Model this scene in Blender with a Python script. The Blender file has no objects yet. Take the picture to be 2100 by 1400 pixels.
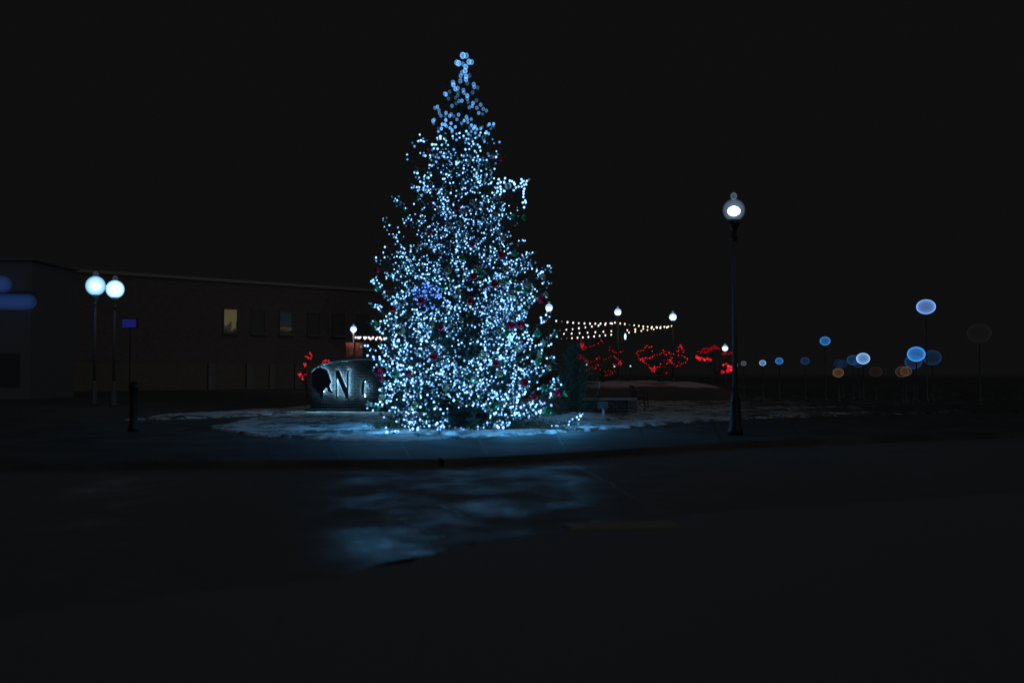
import bpy, bmesh, math, random
import numpy as np
from mathutils import Vector, Matrix
random.seed(7); np.random.seed(7)
S = bpy.context.scene
COL = S.collection
# ------------------------------------------------------------------ camera, world, light, exposure
FPX = 2042.0; CAMZ = 1.42; PITCH = math.atan(65/FPX)
cam_d = bpy.data.cameras.new('camera'); cam = bpy.data.objects.new('camera', cam_d); COL.objects.link(cam)
cam.location = (0, 0, CAMZ); cam.rotation_euler = (math.pi/2+PITCH, 0, 0)
cam_d.sensor_width = 36; cam_d.lens = 36*FPX/2100; cam_d.clip_end = 3000; cam_d.clip_start = .05
cam_d.dof.use_dof = True; cam_d.dof.focus_distance = 42; cam_d.dof.aperture_fstop = .85; cam_d.dof.aperture_blades = 0
S.camera = cam
wd = bpy.data.worlds.new("World"); S.world = wd; wd.use_nodes = True
nt = wd.node_tree; nt.nodes.clear()
def N(nt, t, **k):
    n = nt.nodes.new(t)
    for a, b in k.items(): setattr(n, a, b)
    return n
wo = N(nt, 'ShaderNodeOutputWorld'); bg = N(nt, 'ShaderNodeBackground'); tc = N(nt, 'ShaderNodeTexCoord')
sx = N(nt, 'ShaderNodeSeparateXYZ'); rp = N(nt, 'ShaderNodeValToRGB')
nt.links.new(tc.outputs['Generated'], sx.inputs[0]); nt.links.new(sx.outputs['Z'], rp.inputs[0])
nt.links.new(rp.outputs[0], bg.inputs[0]); nt.links.new(bg.outputs[0], wo.inputs[0])
cr = rp.color_ramp                                   # low cloud over a small town: near black, paler overhead
cr.elements[0].position = 0.0; cr.elements[0].color = (.0045, .0045, .0046, 1)
cr.elements[1].position = 1.0; cr.elements[1].color = (.0075, .0078, .0085, 1)
e = cr.elements.new(.5); e.color = (.0046, .0046, .0047, 1)
bg.inputs[1].default_value = 1.0
sl = bpy.data.lights.new('night_sky_light', 'SUN'); sl.energy = .115; sl.angle = math.radians(80); sl.color = (.95, .98, 1)
so = bpy.data.objects.new('night_sky_light', sl); COL.objects.link(so); so.rotation_euler = (math.radians(60), 0, math.radians(34))
S.view_settings.view_transform = 'Standard'; S.view_settings.look = 'None'
S.view_settings.exposure = 0; S.view_settings.gamma = 1
S.render.engine = 'CYCLES'
S.cycles.max_bounces = 4; S.cycles.diffuse_bounces = 2; S.cycles.glossy_bounces = 2
S.cycles.transparent_max_bounces = 24; S.cycles.volume_bounces = 0
S.cycles.sample_clamp_indirect = 3

# ------------------------------------------------------------------ pixel helpers (authoring coordinates of the 2100 px photo)
def ray(px, py):
    u = (px-1050)/FPX; v = (700-py)/FPX
    return Vector((u, math.cos(PITCH)-v*math.sin(PITCH), math.sin(PITCH)+v*math.cos(PITCH)))
def at(px, py, Y):
    d = ray(px, py); return Vector((0, 0, CAMZ))+d*(Y/d.y)
def gnd(px, py, z=.12):
    d = ray(px, py); return Vector((0, 0, CAMZ))+d*((z-CAMZ)/d.z)
def proj(p):
    x, y, z = p[0], p[1], p[2]-CAMZ
    f = y*math.cos(PITCH)+z*math.sin(PITCH); up = -y*math.sin(PITCH)+z*math.cos(PITCH)
    return 1050+FPX*x/f, 700-FPX*up/f
def interp(tab, x): 
    xs = [t[0] for t in tab]; return float(np.interp(x, xs, [t[1] for t in tab]))

# ------------------------------------------------------------------ materials
def mat(name, col, rough=.7, metal=0, emit=None, es=0, noise=None, bump=0, scale=20, spec=None):
    m = bpy.data.materials.new(name); m.use_nodes = True; t = m.node_tree
    b = t.nodes['Principled BSDF']; b.inputs['Base Color'].default_value = (*col, 1)
    b.inputs['Roughness'].default_value = rough; b.inputs['Metallic'].default_value = metal
    if spec is not None: b.inputs['Specular IOR Level'].default_value = spec
    if emit: b.inputs['Emission Color'].default_value = (*emit, 1); b.inputs['Emission Strength'].default_value = es
    c = N(t, 'ShaderNodeTexCoord'); n = N(t, 'ShaderNodeTexNoise'); n.inputs['Scale'].default_value = scale
    n.inputs['Detail'].default_value = 5; t.links.new(c.outputs['Object'], n.inputs['Vector'])
    r = N(t, 'ShaderNodeMixRGB'); c2 = noise or tuple(x*.6 for x in col)
    r.inputs[1].default_value = (*col, 1); r.inputs[2].default_value = (*c2, 1)
    t.links.new(n.outputs[0], r.inputs[0]); t.links.new(r.outputs[0], b.inputs['Base Color'])
    if bump:
        bp = N(t, 'ShaderNodeBump'); bp.inputs['Strength'].default_value = bump
        t.links.new(n.outputs[0], bp.inputs['Height']); t.links.new(bp.outputs[0], b.inputs['Normal'])
    return m
def emis(name, col, s, sample=True):
    m = bpy.data.materials.new(name); m.use_nodes = True; t = m.node_tree; t.nodes.clear()
    o = N(t, 'ShaderNodeOutputMaterial'); e = N(t, 'ShaderNodeEmission')
    e.inputs[0].default_value = (*col, 1); e.inputs[1].default_value = s
    t.links.new(e.outputs[0], o.inputs['Surface'])
    if not sample: m.cycles.emission_sampling = 'NONE'
    return m
def glow(name, col, s):           # glowing volume for lamp glass and imitated blur discs
    m = bpy.data.materials.new(name); m.use_nodes = True; t = m.node_tree; t.nodes.clear()
    o = N(t, 'ShaderNodeOutputMaterial'); e = N(t, 'ShaderNodeEmission')
    e.inputs[0].default_value = (*col, 1); e.inputs[1].default_value = s
    t.links.new(e.outputs[0], o.inputs['Volume']); return m
def texmat(name, build):
    m = bpy.data.materials.new(name); m.use_nodes = True; t = m.node_tree
    build(t, t.nodes['Principled BSDF'], lambda ty, **k: N(t, ty, **k), t.links.new); return m
def ramp(t, L, src, stops):
    r = N(t, 'ShaderNodeValToRGB'); L(src, r.inputs[0]); el = r.color_ramp.elements
    while len(el) < len(stops): el.new(.5)
    for e, (p, c) in zip(el, stops): e.position = p; e.color = (*c, 1) if len(c) == 3 else c
    return r.outputs[0]
def noise(t, L, sc, det=5, vec=None, rough=.55, stretch=None):
    n = N(t, 'ShaderNodeTexNoise'); n.inputs['Scale'].default_value = sc; n.inputs['Detail'].default_value = det
    n.inputs['Roughness'].default_value = rough
    g = N(t, 'ShaderNodeNewGeometry'); v = g.outputs['Position']
    if stretch:
        mp = N(t, 'ShaderNodeMapping'); mp.inputs['Scale'].default_value = stretch; L(v, mp.inputs[0]); v = mp.outputs[0]
    L(v, n.inputs['Vector']); return n.outputs[0]
def asphalt(t, b, nn, L):
    big = noise(t, L, .9, 9, stretch=(1, .9, 1), rough=.72); fine = noise(t, L, 90, 3)
    g = nn('ShaderNodeNewGeometry'); mp = nn('ShaderNodeMapping'); pc = gnd(835, 1118, 0)     # a hollow that holds water near the kerb
    mp.inputs['Location'].default_value = (-pc.x/.8, -pc.y/1.1, 0); mp.inputs['Scale'].default_value = (1/.8, 1/1.1, 0); L(g.outputs['Position'], mp.inputs[0])
    gr_ = nn('ShaderNodeTexGradient', gradient_type='SPHERICAL'); L(mp.outputs[0], gr_.inputs[0])
    sb_ = nn('ShaderNodeMath', operation='MULTIPLY_ADD'); L(gr_.outputs[1], sb_.inputs[0]); sb_.inputs[1].default_value = -.21; L(big, sb_.inputs[2]); big = sb_.outputs[0]
    L(ramp(t, L, fine, [(.3, (.115, .115, .116)), (.7, (.20, .20, .202))]), b.inputs['Base Color'])
    L(ramp(t, L, big, [(.25, (.22,)*3), (.38, (.38,)*3), (.5, (.55,)*3), (.6, (.9,)*3)]), b.inputs['Roughness'])
    L(ramp(t, L, big, [(.22, (.24,)*3), (.33, (.016,)*3), (.5, (.004,)*3)]), b.inputs['Specular IOR Level'])
    med = noise(t, L, 14, 6); mx = nn('ShaderNodeMath', operation='ADD'); L(med, mx.inputs[0]); L(fine, mx.inputs[1])
    bp = nn('ShaderNodeBump'); bp.inputs['Strength'].default_value = .22; bp.inputs['Distance'].default_value = .01
    L(mx.outputs[0], bp.inputs['Height']); L(bp.outputs[0], b.inputs['Normal'])
M_road = texmat('asphalt_wet', asphalt)
def concrete(t, b, nn, L):
    big = noise(t, L, .9, 6); fine = noise(t, L, 70, 3)
    m = nn('ShaderNodeMixRGB', blend_type='MULTIPLY'); m.inputs[0].default_value = 1
    L(ramp(t, L, big, [(.35, (.075, .075, .075)), (.65, (.13, .13, .128))]), m.inputs[1])
    L(ramp(t, L, fine, [(.3, (.7,)*3), (.7, (1,)*3)]), m.inputs[2]); L(m.outputs[0], b.inputs['Base Color'])
    b.inputs['Roughness'].default_value = .8; b.inputs['Specular IOR Level'].default_value = .2
    bp = nn('ShaderNodeBump'); bp.inputs['Strength'].default_value = .3; bp.inputs['Distance'].default_value = .01
    L(fine, bp.inputs['Height']); L(bp.outputs[0], b.inputs['Normal'])
M_conc = texmat('concrete', concrete)
def snowm(t, b, nn, L):
    n1 = noise(t, L, 2.2, 7, rough=.7); n2 = noise(t, L, 30, 4); n3 = noise(t, L, .5, 4)
    a = nn('ShaderNodeMath', operation='MULTIPLY_ADD'); L(n3, a.inputs[0]); a.inputs[1].default_value = .5
    g = nn('ShaderNodeNewGeometry'); q = nn('ShaderNodeSeparateXYZ'); L(g.outputs['Position'], q.inputs[0])          # snow colour darkens towards the right end, standing for fading light
    mr = nn('ShaderNodeMapRange'); mr.inputs[1].default_value = 6; mr.inputs[2].default_value = 15; mr.inputs[3].default_value = 0; mr.inputs[4].default_value = -.22; L(q.outputs['X'], mr.inputs[0])
    a2 = nn('ShaderNodeMath', operation='ADD'); L(n1, a2.inputs[0]); L(mr.outputs[0], a2.inputs[1]); L(a2.outputs[0], a.inputs[2])
    L(ramp(t, L, a.outputs[0], [(.60, (.08, .085, .075)), (.69, (.20, .22, .23)), (.77, (.80, .82, .84))]), b.inputs['Base Color'])
    b.inputs['Roughness'].default_value = .75; b.inputs['Specular IOR Level'].default_value = .15
    nf = noise(t, L, 9, 5, rough=.7, stretch=(.6, 1, 1)); af = nn('ShaderNodeMath', operation='MULTIPLY_ADD'); L(nf, af.inputs[0]); af.inputs[1].default_value = .38; L(a.outputs[0], af.inputs[2]); sc_ = nn('ShaderNodeMath', operation='SUBTRACT'); L(af.outputs[0], sc_.inputs[0]); sc_.inputs[1].default_value = .19; b.id_data.links.new(sc_.outputs[0], [l for l in b.inputs['Base Color'].links][0].from_node.inputs[0])
    s = nn('ShaderNodeMath', operation='MULTIPLY_ADD'); L(n2, s.inputs[0]); s.inputs[1].default_value = .35; L(n1, s.inputs[2])
    bp = nn('ShaderNodeBump'); bp.inputs['Strength'].default_value = 1; bp.inputs['Distance'].default_value = .14
    L(s.outputs[0], bp.inputs['Height']); L(bp.outputs[0], b.inputs['Normal'])
M_snow = texmat('crusted_snow', snowm)
def brick(c1, c2, mo, sc, rot=0):
    def f(t, b, nn, L):
        c = nn('ShaderNodeTexCoord'); br = nn('ShaderNodeTexBrick'); br.inputs['Scale'].default_value = sc
        br.inputs['Color1'].default_value = (*c1, 1); br.inputs['Color2'].default_value = (*c2, 1); br.inputs['Mortar'].default_value = (*mo, 1)
        br.inputs['Mortar Size'].default_value = .025; br.inputs['Row Height'].default_value = .22
        mp = nn('ShaderNodeMapping'); mp.inputs['Rotation'].default_value = (math.pi/2, 0, 0)
        L(c.outputs['Object'], mp.inputs[0]); L(mp.outputs[0], br.inputs['Vector']); L(br.outputs[0], b.inputs['Base Color'])
        bp = nn('ShaderNodeBump'); bp.inputs['Strength'].default_value = .6; bp.invert = True; bp.inputs['Distance'].default_value = .02
        L(br.outputs[1], bp.inputs['Height']); L(bp.outputs[0], b.inputs['Normal']); b.inputs['Roughness'].default_value = .9; b.inputs['Specular IOR Level'].default_value = .08
    return f
M_stone = texmat('sign_stone', brick((.032, .033, .033), (.02, .02, .02), (.005, .005, .005), 2.4))
M_brick = texmat('dark_brick', brick((.17, .13, .12), (.13, .105, .10), (.15, .15, .15), 2.0))
M_base = texmat('base_stone', brick((.19, .17, .145), (.16, .145, .125), (.12, .11, .10), 1.2))
M_coping = mat('coping_stone', (.42, .43, .43), .8, scale=9, bump=.2)
M_post = mat('near_post_sky_tone', (.12, .12, .125), .7)  # the sky's dim light put into the near post's colour
M_far = mat('far_post_sky_tone', (.14, .14, .145), .7)  # far posts' colour lifted to the night sky's tone
M_black = mat('dark_iron_paint', (.06, .06, .062), .6, 0, noise=(.05,.05,.053), scale=30, bump=.1)
M_letter = mat('letter_metal', (.012, .012, .014), .5, .2)
M_cable = mat('black_cable', (.015, .018, .016), .6)
M_roof = mat('roof_felt', (.12, .12, .12), .9)
M_trim = mat('painted_trim', (.17, .175, .18), .6, scale=3)
M_darkglass = mat('dark_window_glass', (.09, .09, .095), .5)
M_bark = mat('spruce_bark', (.10, .085, .07), .9, scale=40, bump=.5)
M_needle = mat('spruce_needles', (.022, .05, .032), .65, noise=(.04, .075, .048), scale=6)
M_needle2 = mat('dark_evergreen_needles', (.06, .10, .065), .65, noise=(.10, .14, .09), scale=6)
M_grass = mat('dry_grass', (.16, .12, .06), .9, noise=(.08, .07, .04), scale=8)
M_wood = mat('bench_wood', (.09, .06, .04), .7, scale=12)
M_white = mat('white_paint', (.6, .62, .64), .5)
M_grey = mat('grey_enamel', (.12, .13, .14), .5)
M_red = mat('red_bauble', (.65, .03, .08), .16, .85, noise=(.5, .02, .05))
M_green = mat('green_bauble', (.04, .45, .18), .16, .85, noise=(.03, .35, .14))
M_gold = mat('gold_bauble', (.62, .58, .34), .2, .85, noise=(.5, .48, .3))
M_silver = mat('silver_bauble', (.6, .62, .58), .2, .85)
BLUE = (.20, .50, 1.0)
M_b = [emis('bulb_bright', BLUE, 5.5), emis('bulb_medium', (.20, .48, 1.0), 2.4), emis('bulb_faint', (.14, .46, .85), .6),
       emis('bulb_upper', (.24, .58, 1.0), 2.8), emis('bulb_upper_medium', (.12, .42, 1.0), 1.2), emis('bulb_upper_faint', (.08, .34, .8), .5)]
M_bdeep = emis('bulb_deep_blue', (.10, .25, 1.0), 3.6)
M_warm = emis('festoon_bulb', (1.0, .80, .85), 2.0); M_warm2 = emis('festoon_bulb_warm', (1.0, .80, .62), 2.0); M_warmdim = emis('festoon_bulb_dim', (.8, .55, .4), .35)
M_redb = emis('red_bulb', (1.0, .01, .03), .75); M_redbr = emis('red_bulb_pale', (1.0, .04, .06), 1.0); M_redd = emis('red_bulb_dim', (1.0, .01, .02), .22)
M_core = emis('lamp_core', (.85, .95, 1.0), 4.0)
M_tact = mat('yellow_tactile', (.30, .27, .17), .7)

# ------------------------------------------------------------------ mesh builder
class MB:
    def __init__(s): s.v = []; s.f = []; s.m = []
    def add(s, vs, fs, mi=0):
        o = len(s.v); s.v += [tuple(v) for v in vs]; s.f += [tuple(i+o for i in f) for f in fs]; s.m += [mi]*len(fs); return s
    def box(s, c, d, mi=0, rz=0):
        x, y, z = d[0]/2, d[1]/2, d[2]/2; R = Matrix.Rotation(rz, 3, 'Z'); c = Vector(c)
        vs = [R @ Vector((a*x, b*y, e*z))+c for a, b, e in ((-1,-1,-1),(1,-1,-1),(1,1,-1),(-1,1,-1),(-1,-1,1),(1,-1,1),(1,1,1),(-1,1,1))]
        return s.add(vs, [(0,3,2,1),(4,5,6,7),(0,1,5,4),(1,2,6,5),(2,3,7,6),(3,0,4,7)], mi)
    def tube(s, pts, rs, n=6, mi=0, cap=True):
        pts = [Vector(p) for p in pts]
        if not hasattr(rs, '__len__'): rs = [rs]*len(pts)
        vs = []; ref = None
        for i, p in enumerate(pts):
            a = pts[min(i+1, len(pts)-1)]-pts[max(i-1, 0)]
            if a.length < 1e-9: a = Vector((0, 0, 1))
            a.normalize()
            if ref is None: ref = a.orthogonal().normalized()
            u = (ref-a*ref.dot(a)); u = u.normalized() if u.length > 1e-6 else a.orthogonal().normalized(); ref = u; w = a.cross(u)
            for k in range(n):
                q = 2*math.pi*k/n; vs.append(p+(u*math.cos(q)+w*math.sin(q))*rs[i])
        fs = [(i*n+k, i*n+(k+1) % n, (i+1)*n+(k+1) % n, (i+1)*n+k) for i in range(len(pts)-1) for k in range(n)]
        if cap: fs += [tuple(range(n))[::-1], tuple((len(pts)-1)*n+k for k in range(n))]
        return s.add(vs, fs, mi)
    def lathe(s, prof, n=20, c=(0, 0, 0), mi=0):
        vs = []; c = Vector(c)
        for r, z in prof:
            for k in range(n):
                q = 2*math.pi*k/n; vs.append(c+Vector((r*math.cos(q), r*math.sin(q), z)))
        m = len(prof)
        fs = [(i*n+k, i*n+(k+1) % n, (i+1)*n+(k+1) % n, (i+1)*n+k) for i in range(m-1) for k in range(n)]
        fs += [tuple(range(n))[::-1], tuple((m-1)*n+k for k in range(n))]
        return s.add(vs, fs, mi)
    def ico(s, c, r, sub=1, mi=0, sz=(1, 1, 1), flip=False):
        vs, fs = ICO[sub]; c = Vector(c)
        return s.add([Vector((v[0]*r*sz[0], v[1]*r*sz[1], v[2]*r*sz[2]))+c for v in vs], [f[::-1] for f in fs] if flip else fs, mi)
    def shell(s, c, r, sub=3, sz=(1, 1, 1), t=.12, mi=0):
        s.ico(c, r, sub, mi, sz); s.ico(c, r*(1-t), sub, mi, sz, True); return s
    def prism(s, poly, y0, y1, f, mi=0):          # poly in (a,b); f(a,b,y)->point
        n = len(poly); vs = [f(a, b, y0) for a, b in poly]+[f(a, b, y1) for a, b in poly]
        return s.add(vs, [tuple(range(n)), tuple(range(n, 2*n))[::-1]]+[(i, (i+1) % n, n+(i+1) % n, n+i) for i in range(n)], mi)
    def build(s, name, mats, parent=None, smooth=False, origin=None):
        me = bpy.data.meshes.new(name)
        o = bpy.data.objects.new(name, me); COL.objects.link(o)
        vs = s.v
        if origin is not None:
            ox = Vector(origin); vs = [(v[0]-ox.x, v[1]-ox.y, v[2]-ox.z) for v in vs]; o.location = ox
        me.from_pydata(vs, [], s.f)
        for m in (mats if isinstance(mats, (list, tuple)) else [mats]): me.materials.append(m)
        if max(s.m, default=0): me.polygons.foreach_set('material_index', s.m)
        if smooth: me.polygons.foreach_set('use_smooth', [True]*len(s.f))
        me.update()
        if parent is not None:
            o.parent = parent
            if origin is None: o.matrix_parent_inverse = Matrix.Identity(4)
        return o
ICO = {}
for _s in (1, 2, 3):
    bm = bmesh.new(); bmesh.ops.create_icosphere(bm, subdivisions=_s, radius=1)
    ICO[_s] = ([tuple(v.co) for v in bm.verts], [tuple(v.index for v in f.verts) for f in bm.faces]); bm.free()
def tag(o, label, cat, group=None, kind=None):
    if label: o['label'] = label
    if cat: o['category'] = cat
    if group: o['group'] = group
    if kind: o['kind'] = kind
    return o
def thing(name, loc, label, cat, group=None, rz=0):
    o = bpy.data.objects.new(name, None); COL.objects.link(o); o.location = loc; o.rotation_euler.z = rz; o.empty_display_size = .1
    return tag(o, label, cat, group)
def copytree(o, parent=None):
    c = o.copy(); COL.objects.link(c); c.parent = parent
    for ch in list(o.children): copytree(ch, c)
    return c
def struct(o): o['kind'] = 'structure'; return o
def sheet(name, pts, z, m, thick=0):
    b = MB(); n = len(pts)
    if thick:
        b.add([(p[0], p[1], z) for p in pts]+[(p[0], p[1], z-thick) for p in pts], [tuple(range(n)), tuple(range(n, 2*n))[::-1]]+[(i, n+i, n+(i+1) % n, (i+1) % n) for i in range(n)])
    else: b.add([(p[0], p[1], z) for p in pts], [tuple(range(n))])
    return struct(b.build(name, m))

# ------------------------------------------------------------------ setting
sheet('road', [(-900, -300), (900, -300), (900, 1500), (-900, 1500)], 0, M_road)
kerb = [(-900, 955), (0, 948), (400, 943), (650, 941), (900, 939), (1100, 929), (1300, 917), (1500, 905), (1700, 897), (2100, 885), (3200, 870)]
kp = [gnd(*p) for p in kerb]
sheet('pavement', [(p.x, p.y) for p in kp]+[(300, 400), (-300, 400)], .12, M_conc, .2)
b = MB()
for a, c in zip(kp[:-1], kp[1:]):
    d = (c-a); q = Vector((-d.y, d.x, 0)).normalized()*-.16
    b.add([(a+q).to_tuple()[:2]+(-.05,), (c+q).to_tuple()[:2]+(-.05,), (c+q).to_tuple()[:2]+(.115,), (a+q).to_tuple()[:2]+(.115,), (c.x, c.y, .125), (a.x, a.y, .125)], [(0, 1, 2, 3), (3, 2, 4, 5)])
struct(b.build('kerb', M_conc))
# joints of the pavement, sunk dark strips 4 mm proud as filler
b = MB()
for px in (560, 700, 840, 1000, 1160, 1330, 1480, 1640):
    yk = interp(kerb, px); a = gnd(px, yk-1); c = gnd(px-22, yk-42)
    w = Vector((.012, 0, 0)); b.add([(a-w).to_tuple()[:2]+(.124,), (a+w).to_tuple()[:2]+(.124,), (c+w).to_tuple()[:2]+(.124,), (c-w).to_tuple()[:2]+(.124,)], [(0, 1, 2, 3)])
struct(b.build('pavement_joints', M_black))
# pale seams across the road, doubling as painted streaky glints
b = MB()
for (xa, ya, xb, yb, w_) in [(905, 1036, 960, 1066, .035), (830, 1070, 915, 1104, .02), (1010, 985, 1230, 1040, .015), (640, 962, 1150, 950, .012), (1235, 1020, 1500, 985, .012), (1150, 940, 1330, 1035, .015)]:
    a = gnd(xa, ya, 0); c = gnd(xb, yb, 0); L0 = (c-a); nn_ = 14; q = Vector((-L0.y, L0.x, 0)).normalized()
    P = [a.lerp(c, i/nn_)+q*random.gauss(0, .025) for i in range(nn_+1)]
    vs = []
    for p in P: r_ = w_*random.uniform(.4, 1.2); vs += [(p.x+q.x*r_, p.y+q.y*r_, .004), (p.x-q.x*r_, p.y-q.y*r_, .004)]
    b.add(vs, [(2*i, 2*i+1, 2*i+3, 2*i+2) for i in range(nn_)])
struct(b.build('road_seams_glints', mat('seam_glint_pale', (.30, .31, .32), .7)))
# near side pavement with rough kerb
near = [(-600, 1330), (0, 1262), (500, 1205), (690, 1183), (780, 1158), (850, 1148), (930, 1122), (1000, 1107), (1120, 1090), (1250, 1072), (1500, 1047), (2100, 1010), (2700, 985)]
npt = [gnd(*p) for p in near]
pts = []
for a, c in zip(npt[:-1], npt[1:]):
    for k in range(8):
        q = a.lerp(c, k/8); pts.append((q.x+random.gauss(0, .03), q.y+random.gauss(0, .05)))
sheet('near_pavement', [(14, -3), (14, 12)]+pts[::-1]+[(-14, -3)], .12, mat('gritty_concrete', (.20, .20, .20), .95, noise=(.15,.15,.15), scale=30, bump=.4, spec=.1), .2)
# yellow tactile plate at the near kerb
b = MB(); o = gnd(1275, 1078)
for i in range(16):
    for j in range(5): b.lathe([(.016, 0), (.012, .005)], 8, (-.44+i*.058, -.12+j*.058, .012))
b.box((0, 0, .006), (.96, .32, .012))
tp = b.build('tactile_plate', M_tact); tp.location = (o.x, o.y, .121); tp.rotation_euler.z = .14
tag(tp, 'faint yellow studded tactile paving plate set in the near pavement edge', 'tactile plate')

# snowy lawn: real bumpy sheet on the pavement slab
front = [(425, 880), (520, 893), (640, 900), (760, 906), (950, 899), (1140, 888), (1300, 876), (1450, 864), (1560, 858), (1750, 852), (2000, 846), (2400, 838)]
back = [(425, 877), (520, 858), (640, 842), (800, 832), (1000, 822), (1200, 814), (1300, 808), (1400, 803), (1500, 799), (2400, 798)]
from mathutils import noise as mn
def lawn_z(x, y): return .13+.05*mn.fractal((x*.9, y*.9, 0), 1.0, 2.0, 3)+.018*mn.fractal((x*6, y*6, 3), 1.0, 2.0, 3)
def bump_sheet(name, fr, bk, x0, x1, nx, ny, zf, m, taper=.2):
    b = MB(); vs = []
    for i in range(nx+1):
        px = x0+(x1-x0)*i/nx; A = gnd(px, interp(fr, px)+2.5*mn.noise((px*.05, 0, 7))); B = gnd(px, interp(bk, px))
        for j in range(ny+1):
            t = j/ny; p = A.lerp(B, t**1.5)
            dA = (p-A).length; dB = (p-B).length
            e = min(1, dA/taper, dB/.6); z = zf(p.x, p.y)
            vs.append((p.x, p.y, .108+(max(z, .13)+.03-.108)*min(1, e)))
    fs = [(i*(ny+1)+j, (i+1)*(ny+1)+j, (i+1)*(ny+1)+j+1, i*(ny+1)+j+1) for i in range(nx) for j in range(ny)]
    b.add(vs, fs); return struct(b.build(name, m, smooth=True))
def lz(x, y):
    z = lawn_z(x, y)
    q = gnd(1190, 862); z += .22*math.exp(-(((x-q.x)/.8)**2+((y-q.y)/.9)**2))           # heap right of the tree
    q = gnd(905, 888); z += .06*math.exp(-(((x-q.x)/2.2)**2+((y-q.y)/.4)**2))
    return z
bump_sheet('snowy_lawn', front, back, 425, 2400, 420, 90, lz, M_snow)
# verge on the left beyond the side road
bump_sheet('snow_verge', [(250, 862), (400, 859), (640, 846)], [(250, 861.5), (330, 852), (400, 846), (640, 832)], 250, 640, 60, 10, lawn_z, M_snow)
# snowy bank behind, under the red trees
b = MB(); vs = []; nx, ny = 90, 24
for i in range(nx+1):
    for j in range(ny+1):
        x = 2.2+9.3*i/nx; y = 45+14*j/ny
        h = .86*min(1, j/5)*min(1, (ny-j)/5)*min(1, i/14, (nx-i)/22)**.7
        vs.append((x, y, .10+h*(1+.10*mn.noise((x*.6, y*.4, 2)))+.04*mn.noise((x*2, y*1.5, 0))*(h > 0)))
b.add(vs, [(i*(ny+1)+j, (i+1)*(ny+1)+j, (i+1)*(ny+1)+j+1, i*(ny+1)+j+1) for i in range(nx) for j in range(ny)])
def bankm(t, bb, nn, L):  # snowy top, colour darker down the slope
    n1 = noise(t, L, .8, 6, stretch=(.5, 1.6, 1)); g = nn('ShaderNodeNewGeometry'); q = nn('ShaderNodeSeparateXYZ'); L(g.outputs['Position'], q.inputs[0])
    mr = nn('ShaderNodeMapRange'); mr.inputs[1].default_value = .62; mr.inputs[2].default_value = .86; mr.inputs[3].default_value = -.3; mr.inputs[4].default_value = .08; L(q.outputs['Z'], mr.inputs[0])
    ad = nn('ShaderNodeMath', operation='ADD'); L(n1, ad.inputs[0]); L(mr.outputs[0], ad.inputs[1])
    L(ramp(t, L, ad.outputs[0], [(.44, (.09, .09, .085)), (.54, (.55, .52, .52))]), bb.inputs['Base Color']); bb.inputs['Roughness'].default_value = .8
struct(b.build('snow_bank', texmat('bank_snow_dark_below', bankm), smooth=True))

# ------------------------------------------------------------------ big lit spruce
TY = 23.0; TC = 952.0
env = [(105, 4, 6), (130, 12, 16), (175, 34, 28), (245, 58, 46), (300, 78, 62), (350, 92, 66), (400, 112, 90), (450, 122, 100), (480, 100, 102), (522, 88, 106), (532, 172, 108), (542, 172, 158), (575, 166, 160),
       (600, 168, 150), (660, 178, 152), (720, 186, 155), (765, 172, 180), (800, 172, 198), (830, 196, 205), (858, 200, 215), (885, 180, 120)]
def half(py, side): return float(np.interp(py, [e[0] for e in env], [e[1] if side < 0 else e[2] for e in env]))
PX2M = TY/FPX
zpix = lambda z: proj((0, TY, z))[1]
treeX = at(TC, 700, TY).x
def Rm(z, az):
    py = zpix(z); c = math.cos(az); l = half(py, -1)*PX2M; r = half(py, 1)*PX2M
    w = (c+1)/2; w = w*w*(3-2*w); return l*(1-w)+r*w
needV = []; needF = []; wood = MB(); branches = []
def tuft(p, d, n, ln, wd, V, F):
    p = np.array(p); d = np.array(d); d = d/np.linalg.norm(d)
    for _ in range(n):
        q = np.random.normal(size=3); dd = d*1.0+q*.55; dd /= np.linalg.norm(dd)
        s = np.cross(dd, np.random.normal(size=3)); s /= np.linalg.norm(s)+1e-9
        l = ln*random.uniform(.6, 1.2); o = len(V)
        V.extend([tuple(p-s*wd), tuple(p+s*wd), tuple(p+dd*l)]); F.append((o, o+1, o+2))
def branch(z0, az, L, rise, dens=1.0, V=None, F=None, W=None, cx=treeX, cy=TY, sc=1.0):
    n = 7; pts = []
    for i in range(n):
        t = i/(n-1)
        pts.append(Vector((cx+math.cos(az)*L*t, cy+math.sin(az)*L*t, z0+L*(rise*t-.35*t*(1-t)*2+.10*t*t)))+Vector((random.gauss(0, .02), random.gauss(0, .02), random.gauss(0, .015)))*min(1, i))
    W.tube(pts, [max(.004, .03*sc*(1-i/(n-1))) for i in range(n)], 4, cap=False)
    nt_ = max(4, int(L/.085/sc))
    for i in range(nt_):
        t = .12+.88*i/nt_; f = t*(n-1); k = min(int(f), n-2); p = pts[k].lerp(pts[k+1], f-k); ax = (pts[k+1]-pts[k]).normalized()
        for sgn in (-1, 1):
            side = ax.cross(Vector((0, 0, 1))).normalized()*sgn
            d = (ax*.8+side*1.0+Vector((0, 0, random.uniform(-.35, .15)))).normalized()
            tl = (.10+.38*(1-t)*min(1, L/1.5))*random.uniform(.6, 1.15)*sc
            for q in range(max(1, int(tl/.075/sc))):
                if random.random() < dens: tuft(p+d*(q*.075*sc), d, 4, .12*sc, .010*sc, V, F)
    tuft(pts[-1], pts[-1]-pts[-2], 6, .16*sc, .012*sc, V, F)
    return pts
z = .28
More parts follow.
